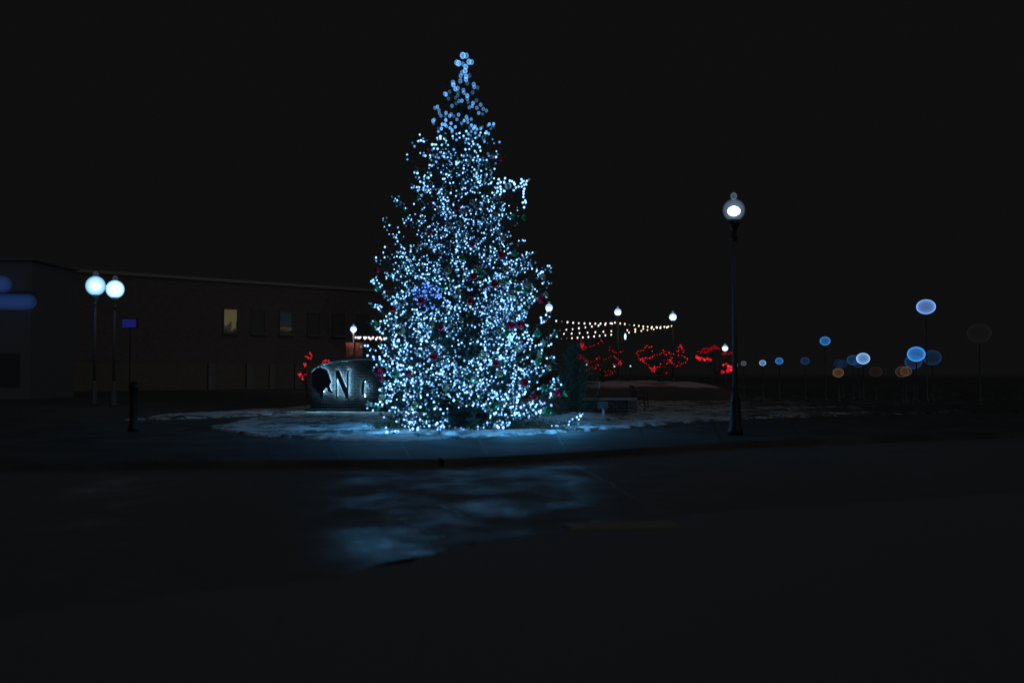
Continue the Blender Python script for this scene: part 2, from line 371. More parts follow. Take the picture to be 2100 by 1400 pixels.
while z < 8.35:
    py = zpix(z); R = (half(py, -1)+half(py, 1))/2*PX2M
    nb = int(4+7*min(1, R/1.5)); a0 = random.uniform(0, 6.28)
    for k in range(nb):
        az = a0+2*math.pi*k/nb+random.gauss(0, .18)
        L = Rm(z, az)*random.uniform(.72, 1.0)
        rise = .10+.25*(z/8)+random.gauss(0, .05)
        branches.append((branch(z-L*rise*.75, az, max(L, .12), rise, 1, needV, needF, wood), az))
    z += .17+.05*min(1, R)
hero = [(850, 280), (840, 325), (847, 383), (805, 410), (790, 450), (765, 532), (765, 575), (768, 625), (765, 662), (745, 710), (765, 760), (745, 822), (768, 876), (800, 880), (850, 880), (900, 882),
        (1018, 258), (1037, 300), (1028, 325), (1083, 370), (1055, 425), (1060, 452), (1067, 498), (1127, 545), (1122, 582), (1100, 610), (1122, 650), (1140, 682), (1130, 740), (1155, 795), (1188, 852), (1165, 862)]
for hx, hy in hero:
    dep = TY-random.uniform(-.1, .5)-(1.3 if 780 < hx < 920 else 0)-(.9 if hy > 870 else 0)
    tip = at(hx, hy, dep); dx = tip.x-treeX; dy = tip.y-TY; L = math.hypot(dx, dy); az = math.atan2(dy, dx)
    rise = .12 if tip.z > .8 else -.05
    branches.append((branch(max(tip.z-L*(rise+.10), .15), az, L, rise, 1, needV, needF, wood), az))
fir = thing('christmas_tree', (treeX, TY, .12), 'tall spruce covered in icy blue-white lights standing on the snowy lawn', 'Christmas tree')
def npmesh(name, V, F, m, parent):
    me = bpy.data.meshes.new(name); V = np.array(V, dtype=np.float32); F = np.array(F, dtype=np.int32)
    me.vertices.add(len(V)); me.vertices.foreach_set('co', (V-np.array(parent.location, dtype=np.float32)).ravel())
    me.loops.add(F.size); me.loops.foreach_set('vertex_index', F.ravel())
    me.polygons.add(len(F)); me.polygons.foreach_set('loop_start', np.arange(0, F.size, 3)); me.polygons.foreach_set('loop_total', np.full(len(F), 3))
    me.materials.append(m); me.update(calc_edges=True); me.validate()
    o = bpy.data.objects.new(name, me); COL.objects.link(o); o.parent = parent; return o
def child(mb, name, m, parent, smooth=False):      # world-space mesh re-based on its parent's location
    P = Vector((0, 0, 0)); q = parent
    while q is not None: P += q.location; q = q.parent
    mb.v = [(v[0]-P.x, v[1]-P.y, v[2]-P.z) for v in mb.v]
    return mb.build(name, m, parent, smooth)
npmesh('crown', needV, needF, M_needle, fir)
child(wood, 'branches', M_bark, fir)
b = MB(); b.tube([(treeX+random.gauss(0, .01), TY, .1+8.45*i/12) for i in range(13)], [.17*(1-i/12.3)+.008 for i in range(13)], 10); child(b, 'trunk', M_bark, fir, True)

# ornaments -------------------------------------------------------
RED = [(774,554,6),(864,616,8),(966,618,8),(971,567,7),(1029,522,8),(1014,582,8),(1110,613,9),(889,731,9),(776,761,10),(781,776,6),(838,764,7),(1047,667,9),(1067,665,9),(1075,784,9),(1144,807,9),(805,633,7),
       (904,672,7),(1016,744,7),(1095,812,8),(881,475,6),(968,501,6),(1027,325,7),(877,312,6),(883,421,6),(938,426,7),(995,424,5),(841,466,5),(1031,402,5),(803,469,5)]
GRN = [(1055,519,7),(947,529,7),(986,562,7),(1039,575,6),(1062,592,7),(1080,596,7),(769,664,7),(1103,684,8),(1105,740,8),(910,587,6),(887,565,6),(1159,807,6),(1116,795,7),(1012,832,8),(1123,843,9),(1039,685,6),
       (812,768,7),(774,837,6),(772,592,6),(822,534,5),(1000,339,6),(857,402,6),(1052,445,6),(1075,446,6),(827,430,5)]
GLD = [(858,506,7),(919,555,7),(940,601,7),(1038,552,7),(1114,567,7),(1082,585,7),(1026,578,6),(1120,605,7),(1049,603,7),(823,679,8),(884,667,7),(1062,715,8),(989,730,8),(973,779,8),(1024,766,8),(914,794,8),
       (754,827,6),(851,832,8),(1114,702,6),(1107,727,6),(1126,754,7),(782,815,7),(999,835,7),(945,657,6),(977,549,6)]
SLV = [(992,283,5),(1010,321,5),(1042,382,7),(854,346,5),(961,333,5),(1021,405,5),(969,415,6),(899,433,6),(950,432,6),(866,450,6),(820,417,6),(947,381,5),(913,394,5),(1015,441,6),(943,459,6),(922,462,6),(1024,475,6),(1032,490,6)]
orn = []
def surfY(px, py, k=.97):
    r = half(py, 1 if px > TC else -1); dx = min(abs(px-TC)/max(r, 1), 1); return TY-math.sqrt(1-dx*dx)*r*PX2M*k
protos = {}
ORD = ['topmost', 'second', 'third', 'fourth', 'fifth', 'sixth', 'seventh', 'eighth', 'ninth', 'tenth', 'eleventh', 'twelfth', 'thirteenth', 'fourteenth', 'fifteenth']
def zone(px, py):
    u = (px-TC)/half(py, 1 if px > TC else -1)
    return 'hanging at the left edge' if u < -.72 else 'on the left side' if u < -.22 else 'down the middle' if u < .22 else 'on the right side' if u < .72 else 'hanging at the right edge'
def tier(py): return 'narrow top' if py < 480 else 'broad middle' if py < 690 else 'wide bottom'
for cname, lst, m, descr in (('red', RED, M_red, 'glittery red'), ('green', GRN, M_green, 'shiny green'), ('gold', GLD, M_gold, 'pale gold'), ('silver', SLV, M_silver, 'silvery grey')):
    pr = thing('bauble', (0, 0, 0), None, 'bauble', 'ball ornaments hung on the Christmas tree')
    bb = MB(); bb.ico((0, 0, 0), 1, 3); bb.build('ball', m, pr, True)
    bb = MB(); bb.lathe([(.22, .95), (.22, 1.12), (.05, 1.16), (.03, 1.35)], 10); bb.build('cap', M_silver, pr)
    cnt = {}; used = False
    for px, py, r in sorted(lst, key=lambda q: q[1]):
        Y = surfY(px, py)-.10; p = at(px, py, Y); rr = r*Y/FPX
        o = pr if not used else copytree(pr); used = True
        o.location = p; o.scale = (rr,)*3; o.rotation_euler = (random.gauss(0, .1), random.gauss(0, .1), 0)
        key = (zone(px, py), tier(py)); cnt.setdefault(key, []).append(o); orn.append((px, py, r, Y))
        if (px, py) == (1075, 446): o['label'] = 'green bauble dangling in the open below the hanging light string, right of the tree'; cnt[key].pop()
    for (zn, ti), os_ in cnt.items():
        for i, o in enumerate(os_):
            o['label'] = f"{descr} bauble{'' if len(os_) == 1 else ', '+(ORD[i] if i < len(os_)-1 else 'lowest')+' of those'} {zn} of the tree's {ti}"
OA = np.array([(a, c, r) for a, c, r, Y in orn])

# string lights ---------------------------------------------------
def rpx(py): return float(np.interp(py, [250, 300, 360, 430, 520, 620, 750, 880], [3.1, 2.5, 1.8, 1.35, 1.5, 1.75, 2.05, 2.25]))
gaps = [(960, 855, 42, 22, 1), (800, 858, 26, 22, .8), (1090, 868, 36, 12, 1), (960, 705, 28, 30, .7), (930, 400, 12, 25, .5), (1060, 400, 22, 26, 1), (890, 745, 12, 25, .5), (1010, 700, 16, 20, .6), (960, 470, 18, 14, .5),
        (940, 850, 60, 10, .9), (845, 655, 18, 14, .5), (1080, 620, 16, 14, .6), (1040, 720, 18, 12, .5)]
def reject(px, py):
    if len(OA) and (((OA[:, 0]-px)**2+(OA[:, 1]-py)**2) < (OA[:, 2]*.95)**2).any(): return True
    for gx, gy, rx, ry, pr in gaps:
        if ((px-gx)/rx)**2+((py-gy)/ry)**2 < 1 and random.random() < pr: return True
    return False
GRID = {}; bulbs = []; deep = []; wire = MB(); wdeep = MB()
for pts, az in branches:
    L = sum((pts[i+1]-pts[i]).length for i in range(len(pts)-1))
    if L < .2: continue
    back_ = math.sin(az) > .45
    nb = int(L/(.034 if not back_ else .22)); seq = []
    for i in range(nb):
        t = .32+.72*(i+random.random()*.7)/max(nb, 1)
        f = min(t, .999)*(len(pts)-1); k = min(int(f), len(pts)-2); p = pts[k].lerp(pts[k+1], f-k)
        sp = .02+.10*(1-abs(2*min(t, 1)-1))+.03
        p = p+Vector((random.gauss(0, sp), random.gauss(0, sp), random.gauss(0, sp*.9)+.02))
        if p.z < .2: continue
        px, py = proj(p)
        if py < 262+random.uniform(0, 45) : continue
        if reject(px, py): continue
        cl = mn.noise((px*.028, py*.035, 1.7))+.55*mn.noise((px*.07, py*.08, 5.1))
        if cl < -.16 and random.random() < min(.92, .35-cl*1.6): continue
        if random.random() > float(np.interp(py, [300, 380, 500, 560, 880], [.6, .8, .95, 1, 1])): continue
        r = rpx(py)*p.y/FPX*random.choice([.65, .8, .9, 1.0, 1.0, 1.1, 1.2])
        if not back_:
            dm = rpx(py)*1.7; gk = (int(px/8), int(py/8))
            if any((px-qx)**2+(py-qy)**2 < dm*dm for ax_ in (-1, 0, 1) for ay_ in (-1, 0, 1) for qx, qy in GRID.get((gk[0]+ax_, gk[1]+ay_), ())): continue
            GRID.setdefault(gk, []).append((px, py))
        isd = ((px-875)/34)**2+((py-610)/30)**2 < 1 and not back_
        (deep if isd else bulbs).append((p, r, random.choices((0, 1, 2), (5, 3, 4))[0]+(3 if py+random.gauss(0, 18) < 345 else 0))); seq.append(p)
    if len(seq) > 1: wire.tube(seq, .0035, 3, cap=False)
top = """567,218,44,0 512,320,40,0 612,220,38,1 490,310,38,1 648,300,38,0 682,305,35,1 605,365,35,0 598,418,35,0 562,440,33,1 570,330,30,1 540,485,30,1 610,490,33,0 608,530,32,0 655,478,28,2 440,570,33,1 445,600,33,0 470,655,30,0 500,645,30,1 535,550,32,1 625,580,28,2 710,595,30,1 715,630,28,1 760,640,28,2 395,690,26,2 335,720,32,1 350,725,28,0 380,780,25,2 575,670,28,1 578,705,27,0 625,742,30,0 625,780,27,1 555,808,26,0 515,813,26,1 475,770,25,2 480,840,25,2 425,875,26,1 505,700,26,2 500,740,26,2 635,825,24,2 695,700,28,2 745,805,26,2 700,840,27,0 690,880,24,1 652,893,25,1 750,900,26,1 800,860,27,1 835,915,26,1 875,937,24,1 825,980,22,2 775,968,25,0 237,885,25,0 205,900,25,1 255,930,25,1 262,972,24,1 283,1005,24,1 348,968,26,0 415,985,25,1 398,1005,25,0 345,1060,24,0 335,1010,20,2 512,990,25,0 450,1010,22,2 490,1052,22,1 613,1018,25,0 630,1050,22,1 585,1067,22,0 677,1048,22,1 553,1103,22,1 633,1090,22,1 180,1070,28,0 195,1055,25,1 185,1105,22,2 298,1115,23,0 335,1120,24,0 357,1140,22,1 413,1103,22,0 287,1172,24,0 247,1170,20,2 400,1163,22,0 428,1190,22,0 470,1150,22,0 425,1215,20,1 680,1127,22,0 725,1147,24,0 705,1170,22,0 655,1163,20,2 752,1178,20,0 800,1168,22,0 822,1150,20,2 678,1207,18,1 730,1227,20,0 640,1243,20,0 915,1113,22,0 897,1130,20,1 970,1110,22,0 955,1140,18,1 935,1178,18,1 975,1155,18,2 875,1220,24,0 905,1238,20,0 485,1240,24,1 525,1230,22,0 525,1290,18,0 435,1270,20,0 440,1300,18,1 615,1305,18,0 580,1297,16,2 730,1293,18,0 695,1340,18,0 760,1380,22,0 600,1360,16,1 650,1372,16,0 350,1330,18,0 345,1360,16,1 220,1380,20,0 290,1385,18,0 375,1385,18,0 955,1310,16,1 975,1362,16,1 890,1362,14,2 20,1325,24,0 60,1340,20,0 50,1300,18,1 100,1325,14,2 5,1250,20,0"""
strg = thing('string_lights', (treeX, TY-.01, .12), 'icy blue-white string lights wound through the whole Christmas tree', 'string lights')
GL = {}
k_ = 0; seq = []
for tk in top.split():
    X, Y_, R, br = [float(q) for q in tk.split(',')]; br = int(br)
    px, py = 860+X/6.365, 80+Y_/6.365
    Y = surfY(px, py)-.02+(0, .03, .10)[br]+random.uniform(-.06, .06); p = at(px, py, Y); r = (R*.94/6.365-.4)*Y/FPX
    if k_ < 100:
        key = (br, round(r, 2))
        if key not in GL: GL[key] = glow(f'blur_disc_glow_{len(GL)}', (.15, .46, 1.0), (.95, .55, .2)[br]*float(np.interp(py, [100, 180, 260], [.9, .75, 1.3]))/(.24*r*1.1))
        bb = MB(); bb.shell(p, r, 3, (.92, .92, 1.1), .10); child(bb, 'bulb', GL[key], strg, True); k_ += 1  # oversized hollow bulbs imitate out-of-focus light discs
    else: bulbs.append((p, r*.8, br+3))
    if br < 2: seq.append(p)
seq.sort(key=lambda p: -p.z); wire.tube(seq[:30], .003, 3, cap=False)
bb = MB()
for p, r, mi in bulbs: bb.ico(p, r, 1, mi)
o = child(bb, 'bulbs', M_b, strg, True); o['kind'] = 'stuff'
child(wire, 'cable', M_cable, strg)
# the light the strings throw on snow and pavement: unseen point lights added outside the crown
for i in range(34):
    hz_ = (.35, .6, 1.1, 1.9, 3.0)[i % 5]; az = i*2.399; rr = Rm(hz_, az)+.28
    l = bpy.data.lights.new('bulb_fill_light', 'POINT'); l.energy = 7.5; l.color = (.09, .49, 1.0); l.shadow_soft_size = 0
    lo = bpy.data.objects.new('bulb_fill_light', l); COL.objects.link(lo); lo.parent = strg; lo.location = (math.cos(az)*rr, .01+math.sin(az)*rr, hz_)
print('BULBS', len(bulbs), len(deep), 'needles', len(needF))
if deep:
    t = thing('string_lights', deep[0][0], 'patch of deeper violet-blue string lights left of centre in the tree', 'string lights')
    t['label'] = 'patch of deeper violet-blue string lights left of centre in the tree'
    for i, (p, r, mi) in enumerate(deep[:100]):
        bb = MB(); bb.ico(p, r, 1); child(bb, 'bulb', M_bdeep, t, True)
dang = [(557,130),(577,148),(600,155),(580,185),(585,220),(577,245),(577,268),(575,298),(593,333),(570,352),(597,352),(582,398)]
dan2 = [(552,168),(558,198),(530,200),(485,162),(465,148),(445,143),(492,178),(505,210),(483,235),(400,120),(392,160),(358,158),(340,130),(330,170),(355,200),(360,225),(390,240),(330,245),(355,275)]
P0 = at(1077, 372, TY-.15)
t = thing('string_lights', P0, 'loose end of string lights dangling from the long upper right branch', 'string lights')
pp = [at(950+x/4.665, 340+y/4.665, TY-.15+random.uniform(-.04, .04)) for x, y in dang+dan2]
for p in pp:
    bb = MB(); bb.ico(p, 2.1*TY/FPX, 1); child(bb, 'bulb', M_b[0], t, True)
bb = MB(); bb.tube(pp[:len(dang)]+[at(1075.5, 440, TY-.15)], .004, 4); child(bb, 'cable', M_cable, t)

# dry grass tufts and low boughs under the tree (uncountable)
V = []; F = []
for _ in range(2600):
    px = random.choice([random.gauss(955, 38), random.gauss(1095, 30), random.gauss(805, 22), random.uniform(770, 1180)]); py = random.uniform(868, 884)
    p = gnd(px, py, .14); tuft(p, (random.gauss(0, .5), random.gauss(0, .4), .8), 3, .17, .007, V, F)
me_par = thing('dry_grass', gnd(955, 878, .12), None, None)
og = npmesh('dry_grass', V, F, M_grass, me_par); og.parent = None; og.location = me_par.location; bpy.data.objects.remove(me_par)
og.name = 'dry_grass'; tag(og, 'dry brown grass and twigs poking through the snow under the tree', 'grass', kind='stuff')

# ------------------------------------------------------------------ street lamps
def lamp(px, gy, Y, label, H=5.1, gr=.225, tint=(.35, .6, 1.0), shell_s=.35, core=.13, core_m=None, pole=True, corez=-.03, basew=1.0, thick=.2, core_f=None):
    if core_f: core = gr*core_f
    """px,gy: pixel of the globe centre, Y: distance. Post stands on the pavement."""
    c = at(px, gy, Y); g = .12
    t = thing('street_lamp', (c.x, c.y, g), label, 'street lamp', 'globe street lamps')
    h = c.z-g
    bb = MB()
    bb.lathe([(.145*basew, 0), (.145*basew, .12), (.115*basew, .18), (.10*basew, .7), (.075, .85), (.06, 1.0)], 16); bb.build('base', M_far if Y > 30 else M_letter, t, True)  # near base black, far one paler: night tones put into the colour
    bb = MB(); bb.lathe([(.058, .98), (.045, h-gr-.42)], 14); bb.build('post', M_far if Y > 30 else M_post, t, True)
    bb = MB(); bb.lathe([(.05, h-gr-.42), (.08, h-gr-.36), (.06, h-gr-.3), (.05, h-gr-.2), (.11, h-gr-.08), (.12, h-gr+.03)], 16); bb.build('fitter', M_letter if Y < 30 else M_far, t, True)
    bb = MB(); (bb.ico((0, 0, h), gr, 3, 0, (1, 1, 1.02)) if core_f else bb.shell((0, 0, h), gr, 3, (1, 1, 1.02), thick)); gl = bb.build('globe', glow('lamp_glass', tint, shell_s/(2*thick*gr)), t, True)
    bb = MB(); bb.ico((0, 0, h+corez), core, 2, 0, (1, 1, .8)); bb.build('light_core', core_m or M_core, gl, True)
    bb = MB(); bb.shell((0, 0, h+gr+.06), gr*.3, 2, (1, 1, 1.2), .25); bb.build('finial', glow('lamp_finial', tint, min(shell_s, .3)*(.12 if core_f else .5)/(.5*gr*.3)), t, True)
    return t
lamp(1505, 431, 21.0, 'large out-of-focus street lamp standing nearest, right of the tree', gr=.235, shell_s=.17, core=.135, tint=(.45, .68, 1.0), corez=-.02, basew=1.1, thick=.7)
lampL = lamp(1126, 631, 52, 'street lamp just touching the right edge of the Christmas tree', gr=.20, core=.14, corez=-.05, shell_s=.6)
lampM = lamp(1267, 640, 55, 'street lamp in the middle of the festoon strings with a side floodlight', gr=.20, core=.15, corez=-.04, shell_s=.6)
lampR = lamp(1380, 650, 62, 'street lamp at the right end of the festoon strings', gr=.24, core=.19, corez=-.03, shell_s=.5)
lampB = lamp(725, 675, 74, 'street lamp left of the tree carrying two red banners', gr=.25, core=.19, corez=-.04, shell_s=.6)
lamp(1487, 714, 110, 'small distant street lamp above the red-lit shrubs, left of the nearest lamp', gr=.36, core=.28, shell_s=.3)
lamp(991, 681, 83, 'street lamp seen through a gap in the middle of the Christmas tree', gr=.20, core=.17)
lamp(196, 586, 40, 'left one of the touching pair of bright blurred street lamps', gr=.39, core=.31, tint=(.30, .62, 1.0), shell_s=2.0, corez=0, thick=.97, core_f=.5)
lamp(236, 593, 38.5, 'right one of the touching pair of bright blurred street lamps', gr=.35, core=.31, tint=(.38, .68, 1.0), shell_s=2.6, corez=0, thick=.97, core_f=.5)
# fittings on the middle lamp
c = at(1281, 690, 55); h = c.z-lampM.location.z; dx = c.x-lampM.location.x
bb = MB(); bb.tube([(0, 0, h+.55), (dx*.5, 0, h+.6), (dx, 0, h+.5), (dx, 0, h+.25)], .02, 6); bb.build('bracket', M_black, lampM)
bb = MB(); bb.ico((dx+.03, -.04, h), .09, 2, 0, (.7, .8, 2.0)); bb.build('floodlight', emis('floodlight_lens', (.6, .85, 1.0), 1.8), lampM, True)
bb = MB(); bb.tube([(.08, 0, h+.4), (.26, 0, h-.35)], .012, 5); bb.build('stay_rod', M_trim, lampM)
# banners on the left lamp
l = bpy.data.lights.new('globe_light', 'POINT'); l.energy = 42; l.color = (.9, .95, 1); l.shadow_soft_size = 0
lo = bpy.data.objects.new('globe_light', l); COL.objects.link(lo); lo.parent = lampB; lo.location = (0, -.5, at(725, 675, 74).z-.12-.1)
def banner(px, label):
    c = at(px, 717, 73.8)
    t = thing('banner', c, label, 'banner', 'red banners on the lamp post')
    bb = MB(); w, h = .52, 1.04; n = 10
    vs = [(-w/2+w*i/n, .02*math.sin(i*.9)-.03, zz) for zz in (-h/2, h/2) for i in range(n+1)]
    bb.add(vs, [(i, i+1, n+2+i, n+1+i) for i in range(n)])
    o = bb.build('cloth', mat('banner_red', (.85, .18, .10), .8), t); sm = o.modifiers.new('thickness', 'SOLIDIFY'); sm.thickness = .01
    bb = MB()
    random.seed(int(px))
    for i in range(7):
        x = -.2
        while x < .18:
            l = random.uniform(.04, .10); bb.box((x+l/2, -.066, .42-i*.085-(.02 if i == 2 else 0)), (l, .008, .03 if i != 2 else .045)); x += l+random.uniform(.02, .04)
    bb.box((0, -.066, -.44), (.26, .008, .03)); bb.build('lettering', mat('banner_pale_print', (.75, .35, .2), .8), t)
    bb = MB(); bb.box((.12, -.062, -.22), (.24, .008, .24)); bb.build('picture_panel', mat('banner_grey_panel', (.35, .42, .45), .8), t)
    bb = MB(); bb.tube([(-.27, 0, h/2+.02), (.27, 0, h/2+.02)], .014, 6); bb.tube([(-.27, 0, -h/2-.02), (.27, 0, -h/2-.02)], .014, 6); bb.build('rod', M_black, t)
banner(717, 'left red banner hanging from the lamp post beside the tree'); banner(736.5, 'right red banner on the lamp post, nearest the tree')

# ------------------------------------------------------------------ distant out-of-focus lights on the right, imitated by glowing globes
def blur_disc(px, py, rp, col, s, Y, label, asp=.86, core=None):
    c = at(px, py, Y); r = rp*Y/FPX
    t = thing('blur_disc', (c.x, c.y, .12), label, 'blurred light', 'out-of-focus light discs far off on the right')
    h = c.z-.12
    bb = MB(); bb.shell((0, 0, h), r, 3, (1, 1, asp), .06); bb.build('globe', glow('far_blur_disc', col, s*.62/(.12*r)), t, True)
    bb = MB(); bb.lathe([(.10, 0), (.10, .1), (.03, .16), (.025, h-r*asp-.02), (.06, h-r*asp-.01)], 10); bb.build('post', M_far, t, True)  # post added to carry the imitated blur disc
Bc = (.05, .34, 1.0); Pc = (.26, .55, 1.0); Br = (1.0, .55, .3)
for a in [(1692, 699, 10.5, Bc, .34, 46, 'mid-blue blurred light standing alone above the row of far lights'),
          (1770, 735, 13.5, Pc, .55, 46, 'bright pale blue blurred light in the middle of the right-hand row'),
          (1749, 738, 12, Bc, .07, 48, 'faint blue blurred light tucked behind the bright pale blue one'),
          (1761, 743, 11.5, Bc, .03, 50, 'barely lit blurred light just under the bright pale blue one'),
          (1719, 764, 11, Br, .055, 44, 'brown amber blurred light lowest and leftmost of the amber ones'),
          (1796, 762, 13, Br, .006, 47, 'almost dark blurred light right of the bright pale blue one'),
          (1720, 745, 9.5, Bc, .018, 52, 'very faint blue blurred light above the leftmost amber one'),
          (1728, 746, 9.5, Bc, .018, 53, 'very faint blue blurred light between the amber and the paired blue ones'),
          (1651, 740, 9, Bc, .05, 48, 'dim dark blue blurred light between the small pale ones and the alone one'),
          (1598, 740, 8, Bc, .32, 46, 'small mid-blue blurred light, third from the nearest lamp post'),
          (1564, 744, 6.8, Pc, .42, 46, 'small pale blue blurred light, second right of the nearest lamp post'),
          (1525, 745, 5.5, (.6, .75, .9), .08, 47, 'small grey-white blurred light just right of the nearest lamp post'),
          (1508, 748, 5, (.7, .85, .9), .22, 46, 'small grey-white blurred light just left of the nearest lamp post'),
          (1879, 726, 17.8, Bc, .45, 44, 'big bright blue blurred light in the right-hand cluster'),
          (1873, 742, 17, Bc, .05, 47, 'dim blue blurred light behind and below the big bright blue one'),
          (1912, 733, 18, Bc, .035, 46, 'dim dark blue blurred light right of the big bright blue one'),
          (1850, 762, 13.5, Br, .02, 43, 'dim amber blurred light, left one of the overlapping amber pair'),
          (1858, 761, 11.5, Br, .03, 45, 'amber blurred light, right one of the overlapping amber pair'),
          (2008, 683, 24, (.8, .8, .8), .0022, 45, 'nearly dark large blurred light farthest right')]:
    blur_disc(*a, asp=.80 if a[0] > 1990 else .86)
blur_disc(1899, 629, 19, (.20, .42, 1.0), .50, 45, 'highest of the far blurred lights, large and pale blue', asp=.80)
# tiny path lights among the red trees
for px, py, lb in ((1203, 748, 'tiny path light inside the left red-lit tree'), (1260, 751, 'tiny path light under the right side of the left red-lit tree'), (1293, 750.5, 'tiny bluish path light between the two red-lit trees')):
    c = at(px, py, 58); t = thing('path_light', (c.x, c.y, .6), lb, 'path light', 'small path lights on the bank')
    h = c.z-.6; bb = MB(); bb.lathe([(.05, 0), (.035, .1), (.035, h-.1)], 8); bb.build('post', M_black, t)
    bb = MB(); bb.ico((0, 0, h), .05, 1); bb.build('lens', emis('path_lens', (.6, .85, 1), 1.2), t, True)
    bb = MB(); bb.lathe([(.08, h+.055), (.02, h+.1)], 10); bb.build('hood', M_black, t)

# ------------------------------------------------------------------ festoon strings
def festoon(pts, Y0, Y1, label, r=.047, dims=(), warm=False):
    P = [at(x, y, Y0+(Y1-Y0)*i/max(1, len(pts)-1)) for i, (x, y) in enumerate(pts)]
    t = thing('festoon_string', P[0], label, 'festoon lights', 'festoon strings between the lamp posts')
    bb = MB(); bb.tube([p+Vector((0, 0, .10)) for p in P], .007, 4)
    for p in P: bb.tube([p+Vector((0, 0, .1)), p+Vector((0, 0, .03))], .018, 6)
    child(bb, 'cable', M_cable, t)
    for i, p in enumerate(P):
        bb = MB(); bb.ico(p, r*random.uniform(.85, 1.1)*(.7 if i in dims else 1), 1, 0, (1, 1, 1.3)); child(bb, 'bulb', M_warmdim if i in dims else (M_warm2 if warm else M_warm), t, True)
q1 = lambda L: [(1110+x/11.05, 600+y/11.05) for x, y in L]
q2 = lambda L: [(1100+x/3.888, 560+y/3.888) for x, y in L]
q3 = lambda L: [(690+x/11.66, 640+y/11.66) for x, y in L]
festoon(q1([(60,662),(108,638),(142,600),(340,640),(467,650),(595,668),(724,682),(850,690),(980,695),(1105,700),(1225,702),(1343,702),(1460,697),(1570,692),(1670,678)]), 52, 55, 'highest festoon string between the lamp at the tree and the middle lamp', dims=(1, 2, 4))
festoon(q1([(430,855),(570,838),(711,825),(853,805),(1000,785),(1148,766),(1298,745),(1448,725),(1603,700)]), 56, 55, 'second festoon string from the top, rising to the middle lamp', dims=(0,))
festoon(q1([(350,940),(515,932),(690,925),(868,915),(1050,905),(1226,895),(1408,883),(1588,870)]), 58, 55, 'third festoon string from the top left of the middle lamp', dims=(0,))
festoon(q1([(457,1042),(577,1035),(697,1030),(822,1020),(943,1012),(1070,1002),(1197,990),(1323,977),(1452,966),(1585,952)]), 60, 55, 'lowest festoon string just above the left red-lit tree', dims=(0, 1))
festoon(q2([(668,400),(705,405),(742,412),(780,415),(817,420),(852,424),(887,427),(922,428),(957,430),(990,428),(1020,428),(1052,426),(1078,421)]), 55, 62, 'top festoon string from the middle lamp to the right end lamp', warm=True, dims=(2,))
festoon(q2([(725,455),(788,448),(852,443),(918,438),(962,434),(1040,432)]), 57, 62, 'middle festoon string converging on the right end lamp', warm=True)
festoon(q2([(738,473),(788,467),(837,460),(886,453),(936,447),(988,438)]), 58, 62, 'lower festoon string converging on the right end lamp', warm=True)
festoon(q3([(458,603),(520,608),(572,603),(660,605),(705,607),(772,607),(872,608),(978,603),(1040,612),(1140,615)]), 74, 70, 'upper festoon string from the banner lamp into the tree', r=.075)
festoon(q3([(545,615),(680,628),(815,637),(948,643),(1080,650)]), 75, 70, 'lower sparser festoon string from the banner lamp into the tree', r=.075)

# ------------------------------------------------------------------ small trees wrapped in red lights
def red_tree(polys, Y, base, rp, labels, blobs=(), dim=()):
    B = gnd(base[0], base[1], .15) if False else at(base[0], base[1], Y)
    gz = .12 if base[2] == 0 else base[2]
    root = Vector((B.x, Y, gz))
    t = thing('bare_tree', root, labels[0], 'bare tree', 'small bare trees wrapped in red lights')
    W = MB(); top_ = root+Vector((0, 0, max(.35, (B.z-gz)*.9)))
    W2 = MB(); W2.tube([root, root.lerp(top_, .5)+Vector((.04, 0, 0)), top_], [.08, .06, .05], 8); child(W2, 'trunk', M_bark, t, True)
    s = thing('red_string_lights', root, labels[1], 'string lights', 'red string lights on small trees')
    bs = []; C = MB()
    for pi, pl in enumerate(polys):
        ph = random.uniform(0, 6); P = [at(x, y, Y+.5*math.sin(ph+x*.07)+.4*math.cos(ph+y*.05)) for x, y in pl]
        dense = []
        for a, c2 in zip(P[:-1], P[1:]):
            n = max(1, int((c2-a).length/(rp[1])))
            for i in range(n):
                for rep in range(rp[2]):
                    q = a.lerp(c2, (i+random.random()*.8)/n)+Vector([random.gauss(0, rp[3]) for _ in range(3)]); bs.append((q, pi in dim))
                dense.append(a.lerp(c2, i/n))
        dense.append(P[-1]); C.tube(dense, .006, 3, cap=False)
        # limb carrying this stretch of the string
        mid = P[len(P)//2]; W.tube([top_, top_.lerp(mid, .5)+Vector((random.gauss(0, .08), random.gauss(0, .08), .05)), mid], [.035, .02, .01], 5)
        W.tube([p+Vector((0, .015, -.015)) for p in P], .009, 4)
        for p in P:
            for _ in range(3):
                d = Vector((random.gauss(0, 1), random.gauss(0, 1), random.uniform(.1, 1))).normalized()*random.uniform(.12, .3); W.tube([p, p+d], [.006, .002], 3, cap=False)
    for x, y, sp, n in blobs:
        for _ in range(n):
            p = at(x+random.gauss(0, sp), y+random.gauss(0, sp), Y+random.gauss(0, .2)); bs.append((p, False))
    child(W, 'limbs', M_bark, t)
    child(C, 'cable', M_cable, s)
    random.shuffle(bs)
    R = rp[0]*Y/FPX
    for q, dm in bs[:100]:
        bb = MB(); bb.ico(q, R*random.uniform(.75, 1.2), 1); child(bb, 'bulb', M_redd if dm else random.choice([M_redb, M_redb, M_redbr]), s, True)
    if bs[100:]:
        bb = MB()
        for q, dm in bs[100:]: bb.ico(q, R*random.uniform(.75, 1.2), 1, 2 if dm else random.choice([0, 0, 1]))
        o = child(bb, 'bulbs', [M_redb, M_redbr, M_redd], s, True); o['kind'] = 'stuff'
z4 = lambda L: [(1170+x/7, 680+y/7) for x, y in L]
